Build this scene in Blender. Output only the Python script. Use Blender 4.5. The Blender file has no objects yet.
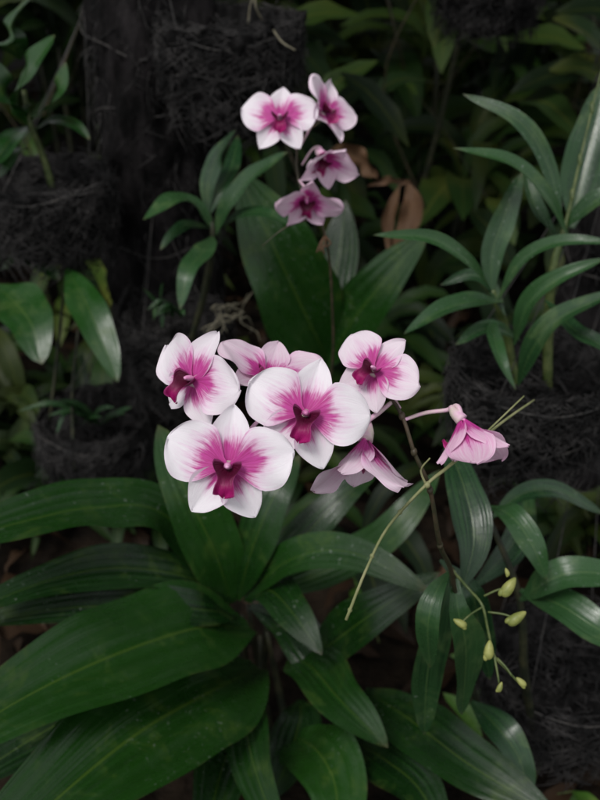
import bpy, math, random
import numpy as np
from mathutils import Vector, Matrix, noise
random.seed(7); np.random.seed(7)
R=random.random
def U(a,b): return a+(b-a)*R()
sc=bpy.context.scene
sc.view_settings.view_transform='Standard'; sc.view_settings.look='None'; sc.view_settings.exposure=0
# ------------------------------------------------------------ survey frame (eye point of the visitor)
PITCH=math.radians(33); EYE=Vector((0,0,1.1)); FPX=950.0
FW=Vector((0,math.cos(PITCH),-math.sin(PITCH))); RT=Vector((1,0,0)); UP=Vector((0,math.sin(PITCH),math.cos(PITCH)))
def G(px,py,d): return EYE+FW*d+RT*((px-300)/FPX*d)+UP*((400-py)/FPX*d)
def V3(a,b,c): return (RT*a+UP*b-FW*c)
# ------------------------------------------------------------ node helpers
def newmat(name):
    m=bpy.data.materials.new(name); m.use_nodes=True; nt=m.node_tree; nt.nodes.clear()
    return m,nt
class N:
    def __init__(s,nt): s.nt=nt
    def n(s,t,**k):
        x=s.nt.nodes.new(t)
        for a,b in k.items(): setattr(x,a,b)
        return x
    def link(s,a,b): s.nt.links.new(a,b)
    def val(s,i,v):
        if isinstance(v,bpy.types.NodeSocket): s.link(v,i)
        else: i.default_value=v
    def math(s,op,a,b=0.0,c=0.0,clamp=False):
        x=s.n('ShaderNodeMath',operation=op,use_clamp=clamp)
        s.val(x.inputs[0],a); s.val(x.inputs[1],b); s.val(x.inputs[2],c); return x.outputs[0]
    def mr(s,v,a,b,c=0.0,d=1.0,smooth=True):
        x=s.n('ShaderNodeMapRange'); x.interpolation_type='SMOOTHSTEP' if smooth else 'LINEAR'
        s.val(x.inputs[0],v)
        for i,q in zip((1,2,3,4),(a,b,c,d)): s.val(x.inputs[i],q)
        return x.outputs[0]
    def mix(s,f,a,b,bt='MIX'):
        x=s.n('ShaderNodeMix',data_type='RGBA',blend_type=bt)
        s.val(x.inputs[0],f)
        s.val(x.inputs[6],a if isinstance(a,bpy.types.NodeSocket) else (*a,1)); s.val(x.inputs[7],b if isinstance(b,bpy.types.NodeSocket) else (*b,1))
        return x.outputs[2]
    def noise(s,vec,scale,detail=3,rough=.5,dist=0.):
        x=s.n('ShaderNodeTexNoise'); 
        if vec is not None: s.link(vec,x.inputs['Vector'])
        s.val(x.inputs['Scale'],scale); s.val(x.inputs['Detail'],detail); s.val(x.inputs['Roughness'],rough); s.val(x.inputs['Distortion'],dist); return x.outputs[0]
    def comb(s,x,y,z):
        c=s.n('ShaderNodeCombineXYZ'); s.val(c.inputs[0],x); s.val(c.inputs[1],y); s.val(c.inputs[2],z); return c.outputs[0]
    def attr(s,n): return s.n('ShaderNodeAttribute',attribute_name=n).outputs['Fac']
    def uv(s):
        t=s.n('ShaderNodeUVMap'); t.uv_map='UVMap'; x=s.n('ShaderNodeSeparateXYZ'); s.link(t.outputs[0],x.inputs[0]); return x.outputs[0],x.outputs[1]
    def obj(s): return s.n('ShaderNodeTexCoord').outputs['Object']
    def bump(s,h,st,dist=.002):
        b=s.n('ShaderNodeBump'); s.val(b.inputs['Strength'],st); s.val(b.inputs['Distance'],dist); s.link(h,b.inputs['Height']); return b.outputs[0]
    def out(s,col,rough=.5,bump=None,spec=.5,trans=0.,tcol=None):
        p=s.n('ShaderNodeBsdfPrincipled'); s.val(p.inputs['Base Color'],col if isinstance(col,bpy.types.NodeSocket) else (*col,1))
        s.val(p.inputs['Roughness'],rough); s.val(p.inputs['Specular IOR Level'],spec)
        if bump is not None: s.link(bump,p.inputs['Normal'])
        o=s.n('ShaderNodeOutputMaterial'); r=p.outputs[0]
        if trans>0:
            t=s.n('ShaderNodeBsdfTranslucent'); s.val(t.inputs[0],tcol if tcol is not None else col)
            m=s.n('ShaderNodeMixShader'); m.inputs[0].default_value=trans
            s.link(r,m.inputs[1]); s.link(t.outputs[0],m.inputs[2]); r=m.outputs[0]
        s.link(r,o.inputs[0])
def mat_leaf(name,dark,light,yel,veins=34,speck=.5,rough=(.32,.55),midrib=.5,spec=.5,brown=.3):
    m,nt=newmat(name); g=N(nt); u,v=g.uv(); rnd=g.attr('rnd'); ob=g.obj()
    n1=g.noise(ob,9,3,.6); f=g.math('ADD',g.math('MULTIPLY',n1,.9),g.math('SUBTRACT',rnd,.65),clamp=True)
    col=g.mix(f,dark,light)
    n0=g.noise(g.comb(g.math('MULTIPLY',u,veins),g.math('MULTIPLY',v,1.2),g.math('MULTIPLY',rnd,37)),1,2,.6)
    col=g.mix(g.mr(n0,.35,.7,0,.6),col,light)
    n2=g.noise(ob,26,4,.7,.4); col=g.mix(g.mr(n2,.52,.74,0,.42),col,yel)
    au=g.math('ABSOLUTE',g.math('SUBTRACT',u,.5)); col=g.mix(g.mr(au,.004,.02,midrib,0),col,yel)
    e=g.mr(g.math('ADD',v,g.math('MULTIPLY',n2,.16)),1.02,1.08,0,1)
    e2=g.mr(g.math('ADD',au,g.math('MULTIPLY',n2,.09)),.538,.556,0,1)
    col=g.mix(g.math('MULTIPLY',g.math('MAXIMUM',e,e2),brown),col,(.10,.06,.03))
    # dried droplet marks (irregular sizes, in patches)
    nd=g.noise(ob,240,2,.5); msk=g.mr(n1,.48,.64)
    sp=g.math('MULTIPLY',g.mr(nd,.655,.72),g.math('MULTIPLY',msk,speck))
    col=g.mix(sp,col,(.22,.26,.22))
    film=g.mr(g.noise(ob,55,4,.75),.5,.78,0,.05); col=g.mix(film,col,(.17,.20,.17))
    h=g.math('ADD',n0,g.math('MULTIPLY',nd,.25))
    ro=g.mr(n2,.3,.7,rough[0],rough[1])
    g.out(col,ro,g.bump(h,.5,.0014),spec,.08,col); return m
def mat_far(name,dark,light,yel,spec=.3):
    m,nt=newmat(name); g=N(nt); u,v=g.uv(); rnd=g.attr('rnd')
    f=g.math('MULTIPLY',rnd,rnd); col=g.mix(f,dark,light)
    col=g.mix(g.mr(g.noise(g.obj(),3.5,2,.5),.5,.68,0,.5),col,yel)
    au=g.math('ABSOLUTE',g.math('SUBTRACT',u,.5)); col=g.mix(g.mr(au,.01,.06,.35,0),col,yel)
    g.out(col,.55,None,spec); return m
M_BROAD=mat_leaf('leaf_pleated',(.0024,.0125,.0028),(.012,.052,.006),(.065,.115,.014),40,.5,(.22,.40),spec=.5)
M_NARROW=mat_leaf('leaf_strap',(.006,.026,.009),(.028,.080,.024),(.10,.16,.05),16,.7,(.22,.40),midrib=.55)
M_ROUND=mat_leaf('leaf_round',(.0025,.015,.0035),(.013,.056,.008),(.07,.12,.02),8,.45,(.24,.44))
M_BG=mat_far('leaf_thicket',(.003,.009,.0025),(.015,.040,.007),(.050,.062,.009),.16)
M_FR=mat_far('leaf_shrub',(.009,.027,.004),(.050,.095,.013),(.13,.135,.022),.25)
M_BRIGHT=mat_leaf('leaf_young',(.03,.08,.012),(.07,.17,.022),(.16,.2,.04),10,.2)
M_DEAD=mat_leaf('leaf_dead',(.05,.026,.014),(.13,.07,.035),(.17,.10,.05),12,.1,(.6,.85),.3,.3)
M_LITTER=mat_far('leaf_litter_brown',(.008,.005,.003),(.032,.018,.010),(.04,.024,.013),.1)
def mat_petal():
    m,nt=newmat('orchid_petal'); g=N(nt); u,v=g.uv(); rnd=g.attr('rnd'); pk=g.attr('pink')
    au=g.math('ABSOLUTE',g.math('SUBTRACT',u,.5))
    st=g.noise(g.comb(g.math('MULTIPLY',u,9),g.math('MULTIPLY',v,1.4),g.math('MULTIPLY',rnd,50)),1,3,.6)
    fine=g.noise(g.comb(g.math('MULTIPLY',u,38),g.math('MULTIPLY',v,2.2),g.math('MULTIPLY',rnd,80)),1,3,.6,.5)
    blot=g.noise(g.obj(),130,3,.6)
    q=g.math('ADD',v,g.math('MULTIPLY',g.math('SUBTRACT',st,.5),-.65)); q=g.math('ADD',q,g.math('MULTIPLY',au,.42))
    q=g.math('SUBTRACT',q,g.math('MULTIPLY',g.math('SUBTRACT',rnd,.5),.22))
    q=g.math('SUBTRACT',q,g.math('MULTIPLY',g.math('SUBTRACT',fine,.5),.26)); q=g.math('SUBTRACT',q,g.math('MULTIPLY',g.math('SUBTRACT',blot,.5),.22))
    halo=g.mr(q,.38,.84,.8,0); core=g.mr(q,.34,.60,1,0)
    white=g.mix(g.mr(fine,.52,.72,0,.07),(.88,.84,.885),(.80,.58,.75))
    col=g.mix(g.math('MULTIPLY',pk,g.mr(fine,.3,.65,.6,1.)),white,(.68,.17,.44))
    col=g.mix(g.math('MULTIPLY',halo,.62),col,(.72,.25,.57))
    col=g.mix(g.math('MULTIPLY',core,.93),col,g.mix(g.mr(fine,.4,.65),(.56,.03,.31),(.44,.010,.20)))
    edge=g.mr(g.math('ADD',au,g.math('MULTIPLY',blot,.06)),.46,.56,0,.26); col=g.mix(edge,col,(.76,.42,.66))
    h=g.math('ADD',g.math('MULTIPLY',fine,.6),g.math('MULTIPLY',blot,.9))
    g.out(col,.5,g.bump(h,.45,.0008),.3,.26,col); return m
def mat_lip():
    m,nt=newmat('orchid_lip'); g=N(nt); u,v=g.uv()
    st=g.noise(g.comb(g.math('MULTIPLY',u,22),g.math('MULTIPLY',v,2),1.0),1,3)
    col=g.mix(g.mr(g.math('ADD',v,g.math('MULTIPLY',st,.3)),.45,1.1),(.07,.002,.020),(.40,.010,.15))
    col=g.mix(g.mr(g.math('ABSOLUTE',g.math('SUBTRACT',u,.5)),.40,.5,0,.4),col,(.62,.12,.38))
    g.out(col,.42,g.bump(st,.7,.001),.4,.12,col); return m
def mat_simple(name,a,b,scale=60,rough=.5,bs=.4,bd=.001,stretch=None,spec=.4,trans=0):
    m,nt=newmat(name); g=N(nt); ob=g.obj()
    if stretch:
        mp=g.n('ShaderNodeMapping'); mp.inputs['Scale'].default_value=stretch; g.link(ob,mp.inputs[0]); ob=mp.outputs[0]
    n=g.noise(ob,scale,4,.65); col=g.mix(g.mr(n,.35,.68),a,b)
    g.out(col,rough,g.bump(n,bs,bd),spec,trans,col if trans else None); return m
M_PETAL=mat_petal(); M_LIP=mat_lip()
M_COLUMN=mat_simple('orchid_column',(.70,.36,.56),(.5,.06,.28),90,.4)
M_PED=mat_simple('orchid_pedicel',(.66,.38,.55),(.55,.5,.42),60,.5)
M_STEM=mat_simple('green_stem',(.04,.065,.014),(.10,.125,.04),80,.45)
M_DSTEM=mat_simple('purple_stem',(.028,.03,.014),(.07,.05,.03),80,.5)
M_CANE=mat_simple('sheathed_cane',(.008,.012,.005),(.035,.035,.015),50,.6)
M_STRAW=mat_simple('straw_stem',(.16,.18,.07),(.26,.26,.13),60,.6)
M_BUD=mat_simple('bud_skin',(.17,.20,.05),(.32,.33,.10),90,.45,trans=.1)
M_ROOT=mat_simple('aerial_root',(.12,.11,.075),(.22,.20,.14),80,.7)
M_COIR=mat_simple('coir_fibre',(.0035,.0035,.0035),(.021,.020,.020),55,.95,1,.006,(1,1,.25),.1)
M_FIB=mat_simple('coir_strand',(.007,.007,.007),(.050,.047,.046),30,.8,.1,.001,None,.25)
M_CLOTH=mat_simple('fern_trunk_fibre',(.003,.003,.003),(.018,.016,.0165),38,.95,1,.012,(1,1,.35),.1)
M_WIRE=mat_simple('old_wire',(.014,.014,.014),(.05,.045,.04),90,.6)
M_SOIL=mat_simple('soil',(.004,.003,.002),(.016,.011,.007),14,.95,1,.03,None,.1)
M_BARK=mat_simple('bark',(.02,.016,.012),(.07,.055,.04),20,.9,1,.02,(1,1,.2),.1)
# ------------------------------------------------------------ mesh builder
class MB:
    def __init__(s): s.v=[];s.f=[];s.uv=[];s.r=[];s.p=[];s.mi=[]
    def grid(s,P,uvs,mat=0,rnd=.5,pink=0.,loop=False):
        o=len(s.v); nr=len(P); nc=len(P[0])
        for i in range(nr):
            for j in range(nc):
                s.v.append(tuple(P[i][j])); s.uv.append(uvs[i][j]); s.r.append(rnd); s.p.append(pink)
        for i in range(nr-1):
            for j in range(nc-1 if not loop else nc):
                k=(j+1)%nc
                s.f.append((o+i*nc+j,o+i*nc+k,o+(i+1)*nc+k,o+(i+1)*nc+j)); s.mi.append(mat)
    def tube(s,pts,r,mat=0,sides=7,sub=4,rnd=.5,pink=0.):
        C=crom(pts,sub); n=len(C); rr=r if isinstance(r,(list,tuple)) else [r,r]
        P=[];W=[]; ref=Vector((.3,.2,1)).normalized()
        for i in range(n):
            T=(C[min(i+1,n-1)]-C[max(i-1,0)])
            if T.length<1e-9: T=Vector((0,0,1))
            T.normalize(); a=T.cross(ref)
            if a.length<1e-3: a=T.cross(Vector((1,0,0)))
            a.normalize(); b=T.cross(a)
            t=i/(n-1)*(len(rr)-1); k=min(int(t),len(rr)-2); rad=rr[k]+(rr[k+1]-rr[k])*(t-k)
            P.append([C[i]+a*(rad*math.cos(q*2*math.pi/sides))+b*(rad*math.sin(q*2*math.pi/sides)) for q in range(sides)])
            W.append([(q/sides,i/(n-1)) for q in range(sides)])
        s.grid(P,W,mat,rnd,pink,loop=True)
        for row,flip in ((0,1),(n-1,0)):
            o=len(s.v)-n*sides+row*sides; idx=[o+q for q in range(sides)]
            s.f.append(tuple(idx[::-1] if flip else idx)); s.mi.append(mat)
    def ellipsoid(s,c,ax,ay,az,mat=0,n=10,rnd=.5,pink=0.,taper=0.):
        P=[];W=[]
        for i in range(n+1):
            th=math.pi*i/n; row=[];w=[]
            rr=max(math.sin(th),1e-3)*(1+taper*math.cos(th))
            for j in range(n):
                ph=2*math.pi*j/n
                row.append(c+ax*(rr*math.cos(ph))+ay*(rr*math.sin(ph))+az*math.cos(th)); w.append((j/n,i/n))
            P.append(row);W.append(w)
        s.grid(P,W,mat,rnd,pink,loop=True)
    def make(s,name,mats,parent=None,smooth=True):
        me=bpy.data.meshes.new(name); me.from_pydata(s.v,[],s.f); 
        for m in mats: me.materials.append(m)
        me.polygons.foreach_set('material_index',s.mi)
        me.polygons.foreach_set('use_smooth',[smooth]*len(s.f))
        uvl=me.uv_layers.new(name='UVMap'); li=np.zeros(len(me.loops),dtype=np.int32); me.loops.foreach_get('vertex_index',li)
        uvl.data.foreach_set('uv',np.array(s.uv,dtype=np.float32)[li].ravel())
        a=me.attributes.new('rnd','FLOAT','POINT'); a.data.foreach_set('value',s.r)
        a=me.attributes.new('pink','FLOAT','POINT'); a.data.foreach_set('value',s.p)
        me.update(); ob=bpy.data.objects.new(name,me); sc.collection.objects.link(ob)
        if parent: ob.parent=parent
        return ob
def crom(pts,sub=4):
    pts=[Vector(p) for p in pts]
    if len(pts)==2: return [pts[0].lerp(pts[1],i/sub) for i in range(sub+1)]
    Q=[pts[0]*2-pts[1]]+pts+[pts[-1]*2-pts[-2]]; out=[]
    for i in range(1,len(Q)-2):
        a,b,c,d=Q[i-1:i+3]
        for k in range(sub):
            t=k/sub
            out.append(.5*((2*b)+(c-a)*t+(2*a-5*b+4*c-d)*t*t+(3*b-a-3*c+d)*t**3))
    out.append(pts[-1]); return out
def resample(C,n):
    L=[0]
    for i in range(1,len(C)): L.append(L[-1]+(C[i]-C[i-1]).length)
    out=[];k=0
    for i in range(n):
        q=L[-1]*i/(n-1)
        while k<len(L)-2 and L[k+1]<q: k+=1
        d=max(L[k+1]-L[k],1e-9); out.append(C[k].lerp(C[k+1],min(1,max(0,(q-L[k])/d))))
    return out,L[-1]
def empty(name,loc=(0,0,0)):
    e=bpy.data.objects.new(name,None); e.empty_display_size=.05; sc.collection.objects.link(e); return e
def leaf(mb,pts,width,nrm=None,fold=.25,pleat=0.,npl=5,wav=.06,n=20,nc=9,base=.10,peak=.45,sharp=.75,mat=0,rnd=None,twist=0.):
    C,L=resample(crom(pts,8),n)
    if rnd is None: rnd=R()
    H=(nrm if nrm else Vector((0,-.45,1))).normalized()
    P=[];W=[]; ph=U(0,9); f1=U(5,8); fq=U(.85,1.15)
    for i in range(n):
        t=i/(n-1); T=(C[min(i+1,n-1)]-C[max(i-1,0)]).normalized()
        S=T.cross(H)
        if S.length<.05: S=T.cross(Vector((1,0,0)))
        S.normalize(); Nn=S.cross(T).normalized()
        if twist:
            q=Matrix.Rotation(twist*t,3,T); S=q@S; Nn=q@Nn
        if t<peak: w=base+(1-base)*math.sin(math.pi/2*t/peak)**1.15
        else: w=max(0,1-((t-peak)/(1-peak))**1.9)**sharp
        w=max(w,.012)*width/2
        row=[];wr=[]
        for j in range(nc):
            s=-1+2*j/(nc-1)
            sd=1 if s>0 else -1
            ww=w*(1+.07*math.sin(7*t+ph+sd)+.03*math.sin(19*t+2*ph*sd))
            z=fold*abs(s)**1.3*w+pleat*width*math.cos((s*npl*fq+.6*math.sin(3*t+ph)*s)*math.pi)*min(1,w*2/width+.1)*(1-abs(s)**6)*(.6+.4*math.sin(5*t+ph*s))
            z+=wav*w*s*abs(s)*math.sin(f1*t*2+ph+(1.7 if s>0 else 0))*1.3
            z+=wav*.35*w*math.sin(17*t+ph*2+s*2)*abs(s)
            row.append(C[i]+S*(s*ww*(1-.12*fold))+Nn*z); wr.append((j/(nc-1),t))
        P.append(row);W.append(wr)
    mb.grid(P,W,mat,rnd)
# ------------------------------------------------------------ orchid flower
def petal(mb,X,Y,Z,O,sz,ang,L,Wd,kind,th=0.,zc=0.,cup=0.,wav=.05,pink=0.,rnd=None,r0=.05,bend=0.,n=20,nc=17):
    if rnd is None: rnd=R()
    ca,sa=math.cos(ang),math.sin(ang); P=[];W=[]; ph=U(0,9); ct,st=math.cos(th),math.sin(th)
    for i in range(n):
        t=math.sin(i/(n-1)*math.pi/2)
        if kind=='P':
            pk=.52; w=(.13+.87*math.sin(math.pi/2*min(1,t/pk))**1.5) if t<pk else max(0,1-((t-pk)/(1-pk))**2.3)**.5
        else:
            pk=.42; w=(.34+.66*math.sin(math.pi/2*t/pk)) if t<pk else max(0,1-((t-pk)/(1-pk))**1.75)**.78
        w=max(w,.01)*Wd; r=r0+L*t; row=[];wr=[]
        for j in range(nc):
            s=-1+2*j/(nc-1); la=s*w*(1+.035*math.sin(9*t+ph*2+s)); rr=r-(.06*s*s*w if kind=='P' else 0)+.012*math.sin(7*s+ph)*t
            z=zc*r*r+cup*s*s*w+wav*abs(s)**2*math.sin(5.5*t+ph+2.2*s)*.8*t+wav*.4*math.sin(13*t+ph*3+s*4)*abs(s)**3*t
            z+=-.035*(1-abs(s))**3*(1 if kind!='P' else .6)
            rad=rr*ct-z*st; zz=rr*st+z*ct
            la2=la*(1-.25*min(1,abs(st)))+bend*t*t
            row.append(O+X*(sz*(ca*rad-sa*la2))+Y*(sz*(sa*rad+ca*la2))+Z*(sz*zz)); wr.append((j/(nc-1),t))
        P.append(row);W.append(wr)
    mb.grid(P,W,0,rnd,pink)
def flower(parent,pos,facing,roll,size,ped=None,closed=0.,pink=0.,seed=1,name='flower',pw=1.,lip=.82):
    random.seed(seed); mb=MB()
    Z=V3(*facing).normalized(); a=math.radians(roll); y=V3(math.sin(a),math.cos(a),.0)
    if abs(y.dot(Z))>.97: y=V3(math.sin(a),.3,1)
    Y=(y-Z*y.dot(Z)).normalized(); X=Y.cross(Z); O=pos; c=closed; j=lambda k:U(-k,k)
    D=math.radians; T=D(closed*75)
    petal(mb,X,Y,Z,O-Z*size*.03,size,D(90+j(4)),.92,.33,'S',T*.9-.05+j(.08),-.1*(1-c),.35,.05,pink,rnd=.22)
    petal(mb,X,Y,Z,O-Z*size*.03,size,D(228+j(6)),.86,.34,'S',T*.95-.02+j(.1),-.12,.35,.06,pink,rnd=.12,bend=.05)
    petal(mb,X,Y,Z,O-Z*size*.03,size,D(312+j(6)),.86,.34,'S',T*.95-.02+j(.1),-.12,.35,.06,pink,rnd=.18,bend=-.05)
    petal(mb,X,Y,Z,O+Z*size*.03,size,D(17+j(5)),.98,.53*pw,'P',T+.12+j(.08),-.20,.05,.12,pink,rnd=.60+j(.12))
    petal(mb,X,Y,Z,O+Z*size*.03,size,D(163+j(5)),.98,.53*pw,'P',T+.12+j(.08),-.20,.05,.12,pink,rnd=.66+j(.12))
    cl=[Vector((0,-.03,.0)),Vector((0,-.09,.16)),Vector((0,-.17,.32)),Vector((0,-.33,.42)),Vector((0,-.48,.36)),Vector((0,-.56,.26))]
    C,L=resample(crom(cl,6),20); P=[];W=[]; sz=size*lip
    for i in range(20):
        t=i/19; TT=(C[min(i+1,19)]-C[max(i-1,0)]).normalized(); S=Vector((1,0,0)); Nn=S.cross(TT).normalized()
        if Nn.y<0 and t<.5: Nn=-Nn
        if t>=.5 and Nn.z<0: Nn=-Nn
        ws=[.12,.24,.34,.32,.17,.14,.17,.18,.12,.015]; q=t*9; k=min(int(q),8); w=ws[k]+(ws[k+1]-ws[k])*(q-k)
        phi=1.75*(1-t)+.25; rho=w/phi*1.25
        row=[];wr=[]
        for jx in range(15):
            s=-1+jx/7; p=C[i]+S*(rho*math.sin(s*phi))+Nn*(rho*(1-math.cos(s*phi)))+Nn*(.05*math.sin(11*t+6*s)*abs(s)*t-.03*(1-abs(s))**2*t)
            row.append(O+X*(sz*p.x)+Y*(sz*p.y)+Z*(sz*p.z)); wr.append((jx/14,t))
        P.append(row);W.append(wr)
    mb.grid(P,W,1,.5,0)
    mb.ellipsoid(O+(Y*.03+Z*.10)*size,X*.06*size,Y*.055*size,(Z*.13)*size,2,10)
    mb.ellipsoid(O+(Y*.025+Z*.20)*size,X*.04*size,Y*.035*size,Z*.045*size,2,8)
    mb.tube([O-Z*size*.0,O-Z*size*.16-Y*size*.08,O-Z*size*.30-Y*size*.12],[size*.12,size*.10,size*.04],3,8,4)
    if ped:
        pts=[O+Z*size*.02,O-Z*size*.25]+ped
        mb.tube(pts,[size*.05,size*.04,size*.032],3,7,6)
    return mb.make(name,[M_PETAL,M_LIP,M_COLUMN,M_PED],parent)
# ------------------------------------------------------------ main orchid
orch=empty('dendrobium_orchid')
flower(orch,G(305,415,.555),(.03,.05,1),14,.0362,[G(325,400,.60),G(345,400,.615)],seed=3,name='flower_1')
flower(orch,G(228,467,.535),(.0,-.03,1),6,.0362,[G(250,430,.59),G(290,392,.62)],seed=5,name='flower_2')
flower(orch,G(193,380,.575),(-.60,.05,.8),32,.034,[G(220,375,.62),G(262,384,.63)],seed=8,pink=.06,name='flower_3')
flower(orch,G(268,380,.615),(.15,.75,.55),12,.036,[G(280,396,.632),G(290,393,.63)],closed=.35,pink=.34,seed=11,name='flower_4')
flower(orch,G(374,371,.595),(-.35,.32,.9),38,.0290,[G(392,395,.62),G(400,408,.61)],pink=.18,seed=14,name='flower_5')
flower(orch,G(365,440,.588),(-.06,-.98,.30),-6,.042,[G(380,412,.60),G(392,402,.61)],closed=.70,pink=.36,seed=19,name='flower_6')
flower(orch,G(462,420,.60),(.28,-.95,.22),4,.037,[G(447,410,.61),G(425,413,.61),G(404,420,.605)],closed=.72,pink=.58,seed=23,name='flower_7')
random.seed(40)
mb=MB()
mb.tube([G(470,700,.95),G(462,640,.84),G(452,575,.70),G(440,545,.65),G(430,490,.62),G(414,452,.608),G(402,416,.605),G(385,396,.612),G(345,392,.622),G(295,390,.63),G(252,384,.635)],[.0022,.0018,.0014,.0012,.0009],0,8,6)
for p in [(430,490,.62),(414,452,.608),(402,416,.605),(440,545,.65)]:
    mb.ellipsoid(G(*p),RT*.0022,FW*.0022,UP*.003,0,8)
mb.make('flower_stem',[M_DSTEM],orch)
mb=MB() # old dry spike
mb.tube([G(346,620,.62),G(366,570,.617),G(388,527,.613),G(426,485,.61),G(452,464,.62),G(500,424,.66),G(534,400,.70)],[.0011,.0009,.0010,.0012,.0010,.0008],0,7,5)
mb.tube([G(448,466,.622),G(480,438,.64),G(524,396,.66)],[.0008,.0006],0,6,5)
mb.tube([G(426,485,.61),G(421,470,.605),G(430,458,.6)],[.0009,.0005],0,6,5)
mb.ellipsoid(G(427,485,.61),RT*.0022,FW*.002,UP*.0024,0,8)
for k,(x,y,d) in enumerate([(372,556,.616),(400,512,.612),(470,450,.635),(350,610,.62)]): mb.ellipsoid(G(x,y,d),RT*.0016,FW*.0014,UP*.0018,0,6)
mb.make('dry_flower_spike',[M_STRAW],orch)
mb=MB()
mb.tube([G(452,570,.70),G(468,588,.70),G(482,605,.69),G(488,630,.69),G(494,655,.69),G(505,668,.69),G(520,684,.69)],[.0012,.0010,.0008],0,7,5)
for a,b in [((484,596),(507,588)),((488,612),(514,618)),((484,606),(462,622)),((490,640),(489,655)),((497,658),(512,676)),((494,655),(499,683))]:
    A=G(*a,.69);B=G(*b,.685); mb.tube([A,A.lerp(B,.6)+UP*.001,B],[.0009,.0008],0,6,4)
for (x,y),l,ang in [((509,587),10.5,35),((517,618),10,55),((460,623),7,-60),((489,650),9,5),((521,682),6,-45),((500,687),5,20),((507,572),4,-20)]:
    a=math.radians(ang); ax=(RT*math.sin(a)+UP*math.cos(a)); sd=ax.cross(FW); s=.69/950
    mb.ellipsoid(G(x,y,.685),sd*(l*.55*s),FW*(l*.5*s),ax*(l*1.1*s),1,10,taper=-.35)
    mb.ellipsoid(G(x,y,.685)-ax*(l*s*.8)+sd*(l*.3*s),sd*(l*.3*s),FW*(l*.3*s),ax*(l*.45*s),1,8)
mb.make('flower_buds',[M_STEM,M_BUD],orch)
mb=MB()
def LL(mb,pix,wpx,d,**k):
    pts=[G(*p) for p in pix]; leaf(mb,pts,wpx*pix[len(pix)//2][2]/FPX,**k)
CA=Vector((0,-.8,.6))
LL(mb,[(452,572,.76),(440,620,.77),(428,670,.80),(424,735,.86)],34,0,nrm=CA,mat=0)
LL(mb,[(454,570,.74),(458,610,.73),(466,650,.76),(462,715,.83)],40,0,nrm=CA+RT*.4)
LL(mb,[(450,570,.73),(436,592,.71),(428,625,.71),(430,668,.75)],26,0,nrm=CA-RT*.5)
LL(mb,[(462,590,.80),(474,540,.80),(465,490,.82),(446,440,.86)],40,0,nrm=CA)
LL(mb,[(482,505,.9),(510,515,.86),(532,545,.85),(547,580,.86)],32,0,nrm=CA+RT*.4)
LL(mb,[(520,600,.92),(550,580,.88),(580,572,.87),(640,578,.88)],36,0)
LL(mb,[(520,590,.92),(560,605,.88),(600,630,.86),(650,650,.86)],42,0)
LL(mb,[(470,700,.98),(500,730,.94),(520,760,.93),(530,800,.93)],34,0)
LL(mb,[(440,560,.82),(470,590,.8),(478,620,.82),(490,680,.86)],30,0,nrm=CA)
LL(mb,[(490,520,.91),(520,495,.94),(555,490,.97),(605,515,1.0)],22,0,rnd=.2)
LL(mb,[(470,590,.95),(500,560,.97),(520,530,1.0),(530,480,1.05)],30,0,nrm=CA,rnd=.2)
mb.tube([G(500,760,1.15),G(475,700,1.0),G(462,640,.86),G(455,590,.77),G(452,570,.72)],[.005,.005,.004,.0025],1,9,5)
mb.tube([G(540,760,1.15),G(525,680,1.0),G(520,600,.93),G(490,520,.91)],[.005,.005,.0035,.0025],1,9,5)
mb.make('cane_leaves',[M_NARROW,M_CANE],orch)
# ------------------------------------------------------------ rear orchid
orc2=empty('dendrobium_orchid.001')
flower(orc2,G(280,119,.90),(.0,.10,1),0,.0365,[G(292,140,.94),G(297,150,.94)],pink=.05,seed=31,name='flower_1')
flower(orc2,G(323,112,.92),(.72,.2,.6),25,.037,[G(310,128,.94),G(299,148,.94)],pink=.22,closed=.3,seed=33,name='flower_2')
flower(orc2,G(322,154,.92),(.25,-.8,.5),10,.038,[G(312,150,.93),G(302,165,.94)],pink=.36,closed=.66,seed=35,name='flower_3')
flower(orc2,G(306,198,.92),(.1,-.75,.5),0,.036,[G(305,188,.93),G(299,180,.94)],pink=.48,closed=.45,seed=37,name='flower_4')
random.seed(50)
mb=MB()
mb.tube([G(322,120,.95),G(304,135,.94),G(297,152,.94),G(299,182,.94),G(313,212,.94),G(326,238,.95),G(332,300,1.0),G(330,380,1.1),G(300,470,1.25)],[.0012,.0012,.0013,.002],0,7,5)
mb.tube([G(313,218,.94),G(285,228,.93),G(262,246,.93)],[.0009,.0005],0,6,5)
for i in range(5):
    a=G(325,236,.945); mb.tube([a,a+RT*U(-.006,.006)-UP*.008,a+RT*U(-.012,.012)-UP*U(.01,.018)],[.0013,.0008],1,5,3)
mb.make('flower_stem',[M_DSTEM,M_DEAD],orc2)
mb=MB()
GR=Vector((0,-.5,1))
for pix,w in [([(216,232,1.2),(196,205,1.17),(172,200,1.13),(143,220,1.1)],22),([(214,236,1.2),(228,205,1.17),(250,178,1.14),(288,152,1.1)],27),
  ([(213,236,1.2),(203,252,1.14),(188,272,1.1),(180,310,1.1)],25),([(208,215,1.2),(208,185,1.19),(218,155,1.18),(236,130,1.15)],20),
  ([(206,220,1.2),(220,190,1.2),(232,165,1.22),(238,135,1.25)],18),([(216,230,1.2),(240,215,1.17),(262,212,1.15),(290,225,1.12)],16),([(210,228,1.2),(190,225,1.18),(175,232,1.16),(160,250,1.15)],15)]:
    LL(mb,pix,w,0,nrm=GR)
mb.tube([G(190,345,1.34),G(205,290,1.27),G(213,236,1.2),G(208,212,1.2)],[.004,.005,.004,.003],1,9,5)
mb.make('cane_leaves',[M_NARROW,M_CANE],orc2)
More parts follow.
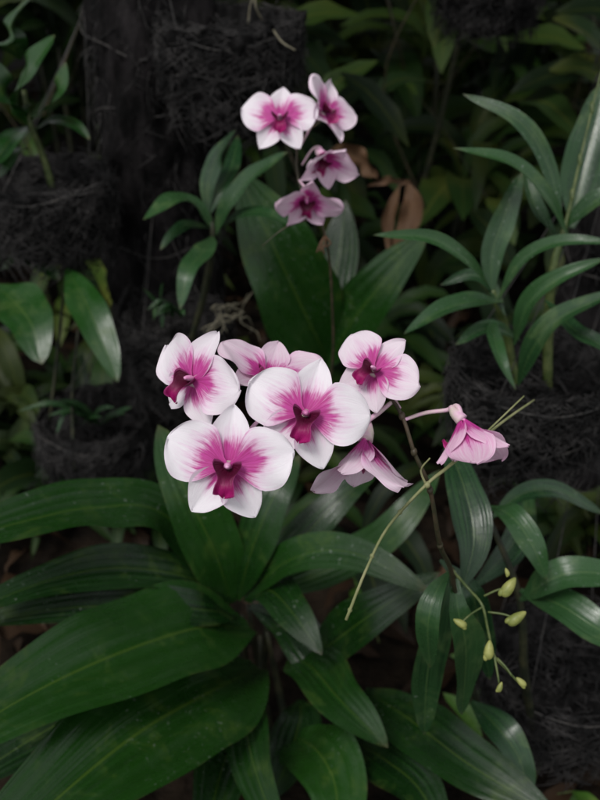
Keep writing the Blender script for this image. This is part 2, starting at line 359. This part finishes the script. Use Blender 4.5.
# ------------------------------------------------------------ pleated ground plant
bl=empty('pleated_leaf_plant')
mb=MB()
def BLf(pix,w,**k):
    k.setdefault('pleat',.010); k.setdefault('npl',6); k.setdefault('nc',33); k.setdefault('n',34); k.setdefault('fold',.22); k.setdefault('base',.12)
    LL(mb,pix,w,0,**k)
c0=(236,600,1.08)
BLf([c0,(165,515,1.0),(95,508,.93),(30,520,.87),(-60,545,.80)],68,peak=.55,rnd=.8)
BLf([c0,(190,578,1.02),(120,568,.97),(50,580,.92),(-40,615,.86)],50,rnd=.35)
BLf([(240,615,1.08),(205,610,1.0),(140,605,.97),(50,610,.93),(-30,625,.9)],46,rnd=.2)
BLf([(250,628,1.08),(200,628,.98),(115,655,.88),(20,700,.80),(-90,770,.72)],118,rnd=1.0,wav=.10,peak=.34,base=.2)
BLf([(258,668,1.10),(215,690,.98),(140,732,.87),(50,805,.78),(-60,910,.70)],140,rnd=.9,wav=.12,peak=.36,base=.2)
BLf([(250,640,1.12),(200,650,1.04),(120,690,.96),(30,740,.9),(-60,800,.85)],80,rnd=.2)
BLf([(232,603,1.08),(214,550,1.02),(186,492,.98),(158,425,.97)],68,rnd=1.2,nrm=Vector((.3,-.7,.6)))
BLf([(238,600,1.08),(252,550,1.03),(272,500,1.01),(300,455,1.03)],46,rnd=.6,nrm=Vector((-.2,-.7,.6)))
BLf([(244,598,1.08),(290,560,1.0),(350,552,.95),(430,592,.91)],44,rnd=.8,twist=.25)
BLf([(244,598,1.08),(268,590,1.03),(292,612,.98),(322,655,.95)],46,rnd=.35)
BLf([(292,656,1.1),(312,668,1.02),(340,700,.96),(388,748,.92)],64,rnd=.8,twist=-.3)
BLf([(300,668,1.1),(330,645,1.04),(375,612,.98),(440,572,.97)],52,rnd=.45,twist=.3)
BLf([(250,690,1.1),(246,720,1.0),(255,770,.92),(285,850,.85)],50,rnd=.6,twist=.3)
BLf([(365,690,1.1),(410,720,1.0),(470,765,.93),(560,820,.88)],66,rnd=.35)
BLf([(292,735,1.1),(318,752,1.0),(336,790,.95),(335,860,.9)],76,rnd=1.4)
BLf([(345,735,1.1),(385,760,1.0),(420,790,.95),(450,850,.9)],56,rnd=.3)
BLf([(265,700,1.1),(232,745,1.0),(215,795,.93),(200,870,.87)],62,rnd=.35)
BLf([(240,596,1.1),(300,540,1.08),(340,500,1.08),(380,470,1.1)],38,rnd=.5)
BLf([(250,600,1.1),(350,560,1.08),(400,520,1.06),(440,470,1.08)],44,rnd=1.05)
BLf([(225,610,1.1),(165,610,1.06),(120,640,1.0),(60,680,.98)],60,rnd=.2)
BLf([(250,606,1.12),(290,625,1.09),(320,665,1.06),(335,715,1.03)],50,rnd=.1)
BLf([(300,700,1.15),(300,720,1.1),(288,760,1.05),(270,800,1.02)],50,rnd=.1)
BLf([(330,365,1.42),(308,320,1.34),(275,250,1.26),(238,172,1.22)],96,rnd=.95,nrm=Vector((.2,-.8,.5)),fold=.3)
BLf([(325,370,1.42),(350,325,1.36),(385,280,1.3),(428,232,1.27)],54,rnd=.8,nrm=Vector((-.3,-.8,.5)))
BLf([(322,370,1.42),(330,310,1.42),(340,250,1.42),(345,200,1.42)],50,rnd=.1,nrm=Vector((-.3,-.8,.5)))
for i in range(10):
    a=G(U(228,270),U(600,640),U(1.12,1.16)); b=Vector((a.x+U(-.03,.03),a.y+U(-.02,.05),0)); mb.tube([b,a.lerp(b,.5),a],[.006,.005,.0025],1,8,4)
mb.tube([Vector((.03,1.62,0)),Vector((.04,1.6,.2)),G(326,372,1.42)],[.012,.01,.007],1,8,4)
mb.make('leaves',[M_BROAD,M_CANE],bl)
# ------------------------------------------------------------ strap-leaf plant at right
rp=empty('strap_leaf_orchid')
mb=MB()
for pix,w,rn in [([(568,236,.98),(545,195,.95),(510,163,.93),(453,148,.92)],21,.9),([(562,222,.98),(548,165,.97),(518,120,.96),(463,94,.97)],19,.5),
 ([(492,292,1.0),(468,262,.95),(430,238,.92),(373,235,.9)],19,1.1),([(492,296,1.0),(492,255,.99),(503,220,.98),(522,172,.97)],27,.5),
 ([(504,302,1.0),(470,302,.96),(438,312,.94),(404,334,.93)],25,.6),([(498,300,1.0),(520,262,.97),(560,242,.94),(620,243,.92)],16,.9),
 ([(514,345,1.0),(528,305,.96),(560,278,.93),(606,258,.92)],22,1.1),([(518,385,1.0),(532,350,.96),(560,318,.93),(625,288,.9)],25,.6),
 ([(492,318,1.0),(495,340,.95),(503,366,.93),(516,390,.93)],17,.9),([(572,228,1.05),(580,190,1.05),(592,140,1.05),(606,80,1.05)],50,.3),
 ([(520,340,1.02),(498,330,.99),(480,330,.98),(455,345,.97)],18,.5),([(560,230,1.0),(590,205,.97),(610,195,.96),(650,190,.96)],22,.6),
 ([(545,300,1.0),(575,330,.96),(600,345,.95),(630,370,.95)],22,.5),([(505,315,1.0),(490,285,1.0),(470,275,1.0),(440,285,1.0)],15,.3),
 ([(560,240,1.0),(540,215,.99),(530,190,.99),(525,160,1.0)],16,.35)]:
    LL(mb,pix,w,0,rnd=rn,nrm=Vector((U(-.3,.3),-.55,1)),fold=U(.25,.55),twist=U(-.5,.5))
mb.tube([G(548,400,1.06),G(548,330,1.03),G(553,270,1.0),G(568,215,.99),G(580,160,.985),G(604,60,.98)],[.005,.0060,.0045,.0022,.0013,.0011],1,9,6)
mb.tube([G(520,400,1.06),G(510,350,1.04),G(500,310,1.01),G(492,290,1.0)],[.004,.005,.003],1,9,6)
for p in [(580,160,.985),(572,195,.987),(592,108,.982)]: mb.ellipsoid(G(*p),RT*.0024,FW*.0024,UP*.007,1,8)
mb.make('leaves_and_canes',[M_NARROW,M_STEM],rp)
# ------------------------------------------------------------ left plants
lp=empty('round_leaf_plant'); mb=MB()
for pix,w,m,rn in [([(-5,285,1.3),(12,300,1.26),(32,325,1.22),(42,364,1.2)],54,0,1.),([(66,268,1.3),(82,295,1.26),(98,330,1.23),(118,382,1.22)],36,0,1.1),
 ([(0,260,1.35),(-20,240,1.33),(-40,250,1.3),(-60,270,1.3)],50,0,.5),
 ([(0,270,1.35),(20,255,1.33),(40,262,1.31),(60,280,1.3)],24,0,.4)]:
    LL(mb,pix,w,0,mat=m,rnd=rn,peak=.4,sharp=.6,fold=.15,n=24,nc=13)
for a,b,c in [((-10,420,1.35),(-8,340,1.34),(-5,285,1.3)),((50,420,1.4),(60,330,1.36),(66,268,1.3)),((75,470,1.4),(72,400,1.38),(78,330,1.36))]:
    mb.tube([G(*a),G(*b),G(*c)],[.003,.002],1,6,5)
mb.make('leaves',[M_ROUND,M_CANE],lp)
lp2=empty('potted_foliage_plant'); mb=MB()
for pix,w,m,rn in [([(28,125,1.25),(18,100,1.22),(30,70,1.18),(55,35,1.16)],40,0,1.1),([(30,120,1.25),(48,108,1.2),(60,90,1.17),(66,62,1.16)],26,0,1.5),
 ([(28,118,1.25),(5,95,1.2),(-10,70,1.18),(-30,40,1.16)],34,0,.5),([(20,60,1.25),(10,40,1.2),(15,20,1.18),(30,0,1.15)],36,0,.7),
 ([(28,126,1.25),(10,140,1.2),(-5,160,1.18),(-30,170,1.16)],26,0,.4),([(34,130,1.25),(55,120,1.22),(75,125,1.2),(90,140,1.19)],16,0,.4),([(30,150,1.27),(14,150,1.22),(8,165,1.2),(-4,180,1.2)],18,0,.7)]:
    LL(mb,pix,w,0,mat=m,rnd=rn,peak=.42,sharp=.65,fold=.2,n=24,nc=13)
mb.tube([G(55,200,1.3),G(46,165,1.28),G(30,122,1.25),G(24,90,1.24)],[.005,.004,.003],1,8,5)
mb.make('leaves',[M_ROUND,M_STEM,M_BRIGHT],lp2)
sp=empty('potted_orchid_seedling'); mb=MB()
for i in range(10):
    a=G(92+U(-14,14),425,1.42); an=U(-1.3,1.3); l=U(.05,.12)
    pts=[a,a+Vector((math.sin(an)*l*.5,-.02,l*.45)),a+Vector((math.sin(an)*l,-.04,l*.5+U(-.03,.03)))]
    leaf(mb,pts,U(.008,.014),n=12,nc=5,fold=.4)
mb.make('leaves',[M_NARROW],sp)
sp=empty('potted_orchid_seedling.001'); mb=MB()
for i in range(11):
    a=G(172+U(-14,14),318,1.36); an=U(-1.3,1.3); l=U(.04,.10)
    leaf(mb,[a,a+Vector((math.sin(an)*l*.5,-.02,l*.5)),a+Vector((math.sin(an)*l,-.03,l*.5+U(-.03,.03)))],U(.007,.012),n=12,nc=5,fold=.4)
for i in range(16):
    a=G(U(212,245),U(308,322),1.30); p=[a]
    d=Vector((U(-.5,1),U(-.6,.2),U(-.3,.7)))
    for k in range(4):
        d=(d+Vector((U(-.9,.9),U(-.5,.5),U(-.9,.7)))).normalized(); p.append(p[-1]+d*.013)
    mb.tube(p,[.0012,.0007],1,5,4)
mb.make('leaves_and_roots',[M_NARROW,M_ROOT],sp)
# ------------------------------------------------------------ trunks
def trunk(name,x,y,r,h,seed):
    random.seed(seed); mb=MB(); nr=150; nc=64; P=[];W=[]
    for i in range(nr):
        z=h*i/(nr-1); row=[];w=[]
        for j in range(nc):
            a=2*math.pi*j/nc; d=Vector((math.cos(a),math.sin(a),0))
            q=noise.noise(Vector((d.x*1.2,d.y*1.2,z*5+seed)))*.20+noise.noise(Vector((d.x*4,d.y*4,z*14+seed)))*.12+noise.noise(Vector((d.x*11,d.y*11,z*30)))*.07
            q+=.05*math.sin(z*48+3*noise.noise(Vector((d.x*2,d.y*2,z*3))))
            rr=r*(1+q)*(1.12-.12*z/h); row.append(Vector((x+.03*math.sin(z*2),y,z))+d*rr); w.append((j/nc,z))
        P.append(row);W.append(w)
    mb.grid(P,W,0,loop=True)
    e=empty(name); mb.make('fibrous_bark',[M_CLOTH],e)
    mb=MB()
    for i in range(1800):
        z=U(.05,h); a=U(0,6.28); d=Vector((math.cos(a),math.sin(a),0)); t=Vector((-d.y,d.x,0)); p=Vector((x+.03*math.sin(z*2),y,z))+d*r*U(.95,1.1)
        l=U(.02,.07); mb.tube([p,p+t*U(-.02,.02)+Vector((0,0,-l*.5))+d*.012,p+t*U(-.04,.04)+Vector((0,0,-l))+d*U(0,.02)],[.0010,.0005],0,3,2)
    for k in range(14):
        z0=h*(k+.5)/14+U(-.05,.05); tl=U(-.04,.04); ph=U(0,6)
        mb.tube([Vector((x+.03*math.sin(z0*2)+1.16*r*math.cos(a),y+1.16*r*math.sin(a),z0+tl*math.cos(a+ph)+.006*math.sin(5*a))) for a in [q*math.pi/9 for q in range(19)]],[.0012,.0012],1,5,2)
    mb.make('loose_fibres_and_wire',[M_FIB,M_WIRE],e)
trunk('tree_fern_trunk',-.245,1.44,.085,2.0,3)
trunk('tree_fern_trunk.001',.47,1.30,.085,1.9,9)
# ------------------------------------------------------------ coir baskets
def pot(name,c,r,h,hook,seed):
    random.seed(seed); e=empty(name); mb=MB(); prof=[(0.02,-h),(.35,-h),(.62,-.93*h),(.80,-.7*h),(.92,-.4*h),(1.0,-.1*h),(1.06,.02),(1.03,.12*h),(.92,.14*h),(.82,.02*h),(.5,-.02*h),(.02,.0)]
    D=crom([Vector((a,b,0)) for a,b in prof],4); P=[];W=[]; nc=64
    for i,p in enumerate(D):
        row=[];w=[]
        for j in range(nc):
            a=2*math.pi*j/nc; q=1+.16*noise.noise(Vector((math.cos(a)*2,math.sin(a)*2,p.y*14+seed)))+.12*noise.noise(Vector((math.cos(a)*8,math.sin(a)*8,p.y*50+seed)))
            zz=p.y*(1+.12*noise.noise(Vector((math.cos(a)*1.5,math.sin(a)*1.5,seed))))+.018*noise.noise(Vector((math.cos(a)*3,math.sin(a)*3,seed*2.)))
            if p.x<.95 and i>len(D)*.7: zz+=.016*noise.noise(Vector((p.x*math.cos(a)*7,p.x*math.sin(a)*7,seed)))
            row.append(c+Vector((r*p.x*q*math.cos(a),r*p.x*q*math.sin(a),zz))); w.append((j/nc,i/len(D)))
        P.append(row);W.append(w)
    mb.grid(P,W,0,loop=True); mb.make('coir_basket',[M_COIR],e)
    mb=MB()
    for i in range(1700):
        a=U(0,6.28); z=-h*(U(0,.95) if i%3 else U(-.15,.1)); k=(1.04 if z>-.4*h else .92)-(.3 if z<-.8*h else 0); d=Vector((math.cos(a),math.sin(a),0)); t=Vector((-d.y,d.x,0))
        p=c+d*r*k+Vector((0,0,z+.008)); l=U(.01,.045); up=-1 if (i%7) else .25
        mb.tube([p,p+t*U(-.02,.02)+d*U(0,.010)+Vector((0,0,up*l*.5)),p+t*U(-.035,.035)+d*U(-.004,.014)+Vector((0,0,up*l))],[.0009,.0005],0,3,2)
    for i in range(420): # matted rim
        a=U(0,6.28); q=U(.92,1.1); da=U(-.5,.5); z=.10*h+U(-.008,.008); f=lambda A,Q,Z: c+Vector((Q*r*math.cos(A),Q*r*math.sin(A),Z))
        mb.tube([f(a,q,z),f(a+da*.5,q+U(-.04,.05),z+U(-.004,.008)),f(a+da,q+U(-.05,.06),z+U(-.008,.008))],[.0009,.0006],0,3,2)
    for i in range(120):
        a=U(0,6.28); q=U(0,.85); p=c+Vector((q*r*math.cos(a),q*r*math.sin(a),0)); mb.tube([p,p+Vector((U(-.02,.02),U(-.02,.02),U(0,.015))),p+Vector((U(-.04,.04),U(-.04,.04),U(-.01,.01)))],[.001,.0006],0,3,2)
    for kz,kr in ((.08,1.05),(-.30,1.0),(-.65,.88)):
        ph=U(0,6); mb.tube([c+Vector((r*kr*1.05*math.cos(a),r*kr*1.05*math.sin(a),kz*h+.006*math.sin(a*2+ph)+.003*math.sin(5*a))) for a in [q*math.pi/10 for q in range(21)]],[.0011,.0011],1,6,2)
    for a in (1.0,2.6,4.0):
        p=c+Vector((r*1.03*math.cos(a),r*1.03*math.sin(a),0)); mb.tube([p,p.lerp(hook,.5)-Vector((0,0,.008)),hook],[.0007,.0007],1,5,3)
    mb.make('fibres_and_wires',[M_FIB,M_WIRE],e)
def hk(x,y,z): return Vector((x,y,z))
p=G(48,188,1.30); pot('hanging_coir_basket',p,.080,.10,hk(-.30,1.40,p.z+.2),1)
p=G(230,35,1.27); pot('hanging_coir_basket.001',p,.088,.13,hk(-.2,1.38,p.z+.2),2)
p=G(94,425,1.46); pot('hanging_coir_basket.002',p,.078,.10,hk(-.26,1.37,p.z+.18),3)
p=G(178,330,1.40); pot('hanging_coir_basket.003',p,.070,.12,hk(-.22,1.36,p.z+.15),4)
p=G(533,380,1.06); pot('hanging_coir_basket.004',p,.084,.11,hk(.42,1.23,p.z+.22),5)
p=G(566,665,1.12); pot('hanging_coir_basket.005',p,.088,.11,hk(.44,1.22,p.z+.3),6)
p=G(490,-30,1.5); pot('hanging_coir_basket.006',p,.08,.09,hk(.45,1.35,p.z+.25),7)
random.seed(5); mb=MB()
mb.tube([G(272,28,1.2),G(282,42,1.17),G(295,50,1.15)],[.0014,.0009],0,5,4); mb.tube([G(262,20,1.2),G(255,2,1.18),G(262,-25,1.17)],[.0015,.0010],0,5,4)
mb.tube([G(248,25,1.2),G(252,0,1.18),G(270,-30,1.17)],[.0012,.0010],0,5,4)
mb.make('dry_straw_stalks',[M_ROOT])
# ------------------------------------------------------------ dead leaves hanging
mb=MB()
for pix,w in [([(408,180,1.6),(412,205,1.6),(405,235,1.6),(398,262,1.6)],24),([(400,185,1.6),(392,205,1.6),(388,230,1.6),(392,258,1.6)],13),([(330,150,1.5),(345,150,1.5),(362,160,1.5),(378,178,1.5)],22),([(368,186,1.5),(385,180,1.5),(400,180,1.5),(412,184,1.5)],9),
  ([(448,560,1.3),(440,575,1.3),(435,590,1.3)],10)]:
    LL(mb,pix,w,0,nrm=Vector((.2,-1,.3)),fold=.5,wav=.5,twist=.9)
mb.make('dead_leaves',[M_DEAD])
# ------------------------------------------------------------ ground and litter
mb=MB(); n=120; P=[];W=[]
def gc(i): 
    t=-1+2*i/(n-1); return math.copysign(abs(t)**3*60+abs(t)*2,t)
for i in range(n):
    row=[];w=[]
    for j in range(n):
        x=gc(j);y=gc(i)+2; row.append(Vector((x,y,.05*noise.noise(Vector((x*1.3,y*1.3,0)))+.03*noise.noise(Vector((x*5,y*5,3)))-.02))); w.append((x,y))
    P.append(row);W.append(w)
mb.grid(P,W,0); mb.make('ground',[M_SOIL])
random.seed(60); mb=MB()
for i in range(1500):
    x=U(-1.6,1.6); y=U(.4,4.2); z=.02+R()*.03; a=U(0,6.28); l=U(.04,.12); d=Vector((math.cos(a)*l,math.sin(a)*l,U(-.01,.03)))
    p=Vector((x,y,z)); leaf(mb,[p,p+d*.5+Vector((0,0,U(0,.03))),p+d],l*U(.25,.45),nrm=Vector((U(-.5,.5),U(-.5,.5),1)),n=7,nc=5,wav=.4,fold=U(-.4,.5),mat=0)
mb.make('leaf_litter',[M_LITTER])
# ------------------------------------------------------------ thicket behind
random.seed(78); mb=MB()
def clump(x,y,zb,nl,lmin,lmax,wr,mat,spread=1.):
    for i in range(nl):
        a=U(0,6.28); l=U(lmin,lmax); el=U(.2,1.25); d=Vector((math.cos(a),math.sin(a),0)); b=Vector((x+U(-.03,.03),y+U(-.03,.03),zb))
        p1=b+d*l*.35*math.cos(el)*spread+Vector((0,0,l*.45*math.sin(el)+l*.1)); p2=p1+d*l*.35+Vector((0,0,l*.2*math.sin(el)-l*.05)); p3=p2+d*l*.3+Vector((0,0,-l*U(.05,.35)))
        leaf(mb,[b,p1,p2,p3],l*U(*wr),n=9,nc=5,fold=U(.1,.4),mat=mat,rnd=R(),base=.1,wav=.12)
for i in range(180):
    x=U(-2.0,2.0); y=U(1.65,4.8)
    if abs(x+.245)<.14 and y<1.7: continue
    zb=U(0,.35)+(.0 if y<2.2 else U(0,.5)); m=0 if (R()<.72 or y<2) else 1
    clump(x,y,zb,random.randint(6,12),.14,.45 if y>2 else .32,(.10,.30),m)
    mb.tube([Vector((x,y,0)),Vector((x+U(-.03,.03),y,zb*.5)),Vector((x,y,zb+.02))],[.008,.006],2,6,3)
for i in range(45):
    x=U(-.8,.8); y=U(1.15,1.75); clump(x,y,U(.0,.10),random.randint(6,10),.12,.24,(.12,.26),0)
for s in range(90):
    x=U(-2.4,2.4); y=U(2.0,5.2); h=U(.5,1.9); base=Vector((x,y,0)); top=base+Vector((U(-.3,.3),U(-.3,.2),h)); C=crom([base,base.lerp(top,.5)+Vector((U(-.1,.1),U(-.1,.1),0)),top],8)
    mb.tube(C,[.008,.003],2,5,1); br=1 if (x>.15 and R()<.85) or R()<.25 else 0
    for k in range(random.randint(22,40)):
        p=C[random.randint(3,len(C)-1)]; a=U(0,6.28); r=U(.05,.28); q=p+Vector((math.cos(a)*r,math.sin(a)*r,U(-.1,.15))); l=U(.06,.2)
        if k%2==0: mb.tube([p,q],[.002,.0012],2,3,2)
        d=Vector((math.cos(a),math.sin(a),U(-.8,.3))).normalized()
        leaf(mb,[q,q+d*l*.5+Vector((0,0,.01)),q+d*l-Vector((0,0,.02))],l*U(.25,.5),n=7,nc=3,mat=(1 if br and R()<.8 else (3 if R()<.06 else 0)),rnd=R(),peak=.4,fold=.2,wav=.15)
for i in range(45): # thin stems and vines
    a=Vector((U(-1.3,1.3),U(1.7,3.4),U(0,.6))); b=a+Vector((U(-.4,.4),U(-.2,.3),U(.4,1.1)))
    mb.tube([a,a.lerp(b,.5)+Vector((U(-.12,.12),0,U(-.05,.05))),b],[.003,.0018],4,4,5)
mb.make('thicket_foliage',[M_BG,M_FR,M_CANE,M_DEAD,M_DSTEM])
random.seed(91); mb=MB()
for cx,cy,cd in [(525,785,1.2),(560,20,2.6),(480,40,2.8),(590,60,2.5),(395,640,1.45),(500,760,1.25),(430,15,2.6)]:
    b=G(cx,cy,cd)
    for i in range(6 if cd<2 else 14):
        s=1 if cd>2 else .45; a=U(0,6.28); l=U(.1,.2)*s; d=Vector((math.cos(a),math.sin(a),U(-.5,.4))); q=b+Vector((U(-.2,.2),U(-.2,.2),U(-.15,.15)))*s
        leaf(mb,[q,q+d*l*.5+Vector((0,0,.01)),q+d*l],l*U(.3,.45),n=8,nc=5,rnd=R()*.6,fold=.2)
        mb.tube([b-Vector((0,0,.1)),q],[.002,.001],1,3,2)
    mb.tube([Vector((b.x,b.y,0)),b-Vector((0,0,.1))],[.005,.003],1,5,2)
mb.make('young_seedlings',[M_BRIGHT,M_STEM])
# ------------------------------------------------------------ trees added to shade the background, crowns out of view
def tree(name,x,y,h,seed,cr):
    random.seed(seed); e=empty(name); mb=MB(); base=Vector((x,y,-.05)); top=Vector((x+U(-.2,.2),y+U(-.1,.2),h))
    mb.tube([base,base.lerp(top,.5)+Vector((U(-.08,.08),U(-.05,.05),0)),top],[.13,.09,.05],0,12,6); tips=[]
    for k in range(11):
        a=k*2.4+U(-.3,.3); s=base.lerp(top,U(.62,1)); r=cr*U(.45,.9); m=s+Vector((math.cos(a)*r*.5,math.sin(a)*r*.5,U(.2,.4))); t=s+Vector((math.cos(a)*r,math.sin(a)*r,U(.2,.7)))
        mb.tube([s,m,t],[.04,.025,.01],0,7,4); tips+=[m,t,m.lerp(t,.5)]
    mb.make('trunk_and_limbs',[M_BARK],e); mb=MB()
    for i in range(1100):
        c=random.choice(tips); q=c+Vector((random.gauss(0,.33),random.gauss(0,.33),random.gauss(0,.16)))
        a=U(0,6.28); l=U(.14,.26); d=Vector((math.cos(a),math.sin(a),U(-.6,.2)))
        leaf(mb,[q,q+d*l*.5,q+d*l-Vector((0,0,.03))],l*U(.4,.55),n=4,nc=3,rnd=R(),peak=.4,base=.3)
    mb.make('crown',[M_FR],e)
tree('added_shade_tree',-1.5,2.6,2.5,1,1.5); tree('added_shade_tree.001',1.5,2.9,2.6,2,1.5); tree('added_shade_tree.002',.1,4.6,2.8,3,1.7); tree('added_shade_tree.003',-.2,2.55,2.6,4,1.2)
tree('added_shade_tree.004',-3,4.6,2.8,5,1.7); tree('added_shade_tree.005',3.1,4.7,2.8,6,1.7)
# ------------------------------------------------------------ light
w=bpy.data.worlds.new('World'); sc.world=w; w.use_nodes=True; nt=w.node_tree; nt.nodes.clear(); g=N(nt)
sky=g.n('ShaderNodeTexSky',sky_type='NISHITA'); sky.sun_disc=False
SE,SA=math.radians(60),math.radians(212)
sky.sun_elevation=SE; sky.sun_rotation=SA
hs=g.n('ShaderNodeHueSaturation'); hs.inputs['Saturation'].default_value=.12; g.link(sky.outputs[0],hs.inputs['Color'])
bg=g.n('ShaderNodeBackground'); bg.inputs[1].default_value=.15; g.link(hs.outputs[0],bg.inputs[0]); o=g.n('ShaderNodeOutputWorld'); g.link(bg.outputs[0],o.inputs[0])
sd=bpy.data.lights.new('sun','SUN'); sd.energy=2.0; sd.angle=math.radians(18); sd.color=(1,.97,.94); so=bpy.data.objects.new('sun',sd); sc.collection.objects.link(so)
dirv=Vector((math.sin(SA)*math.cos(SE),math.cos(SA)*math.cos(SE),math.sin(SE))); so.rotation_euler=dirv.to_track_quat('Z','Y').to_euler()
# ------------------------------------------------------------ camera
cd=bpy.data.cameras.new('camera'); co=bpy.data.objects.new('camera',cd); sc.collection.objects.link(co); sc.camera=co
co.location=EYE; co.rotation_euler=(math.radians(90)-PITCH,0,0)
cd.sensor_fit='VERTICAL'; cd.sensor_height=24; cd.lens=FPX*24/800; cd.clip_start=.02; cd.clip_end=300
cd.dof.use_dof=True; cd.dof.focus_distance=.56; cd.dof.aperture_fstop=6.3
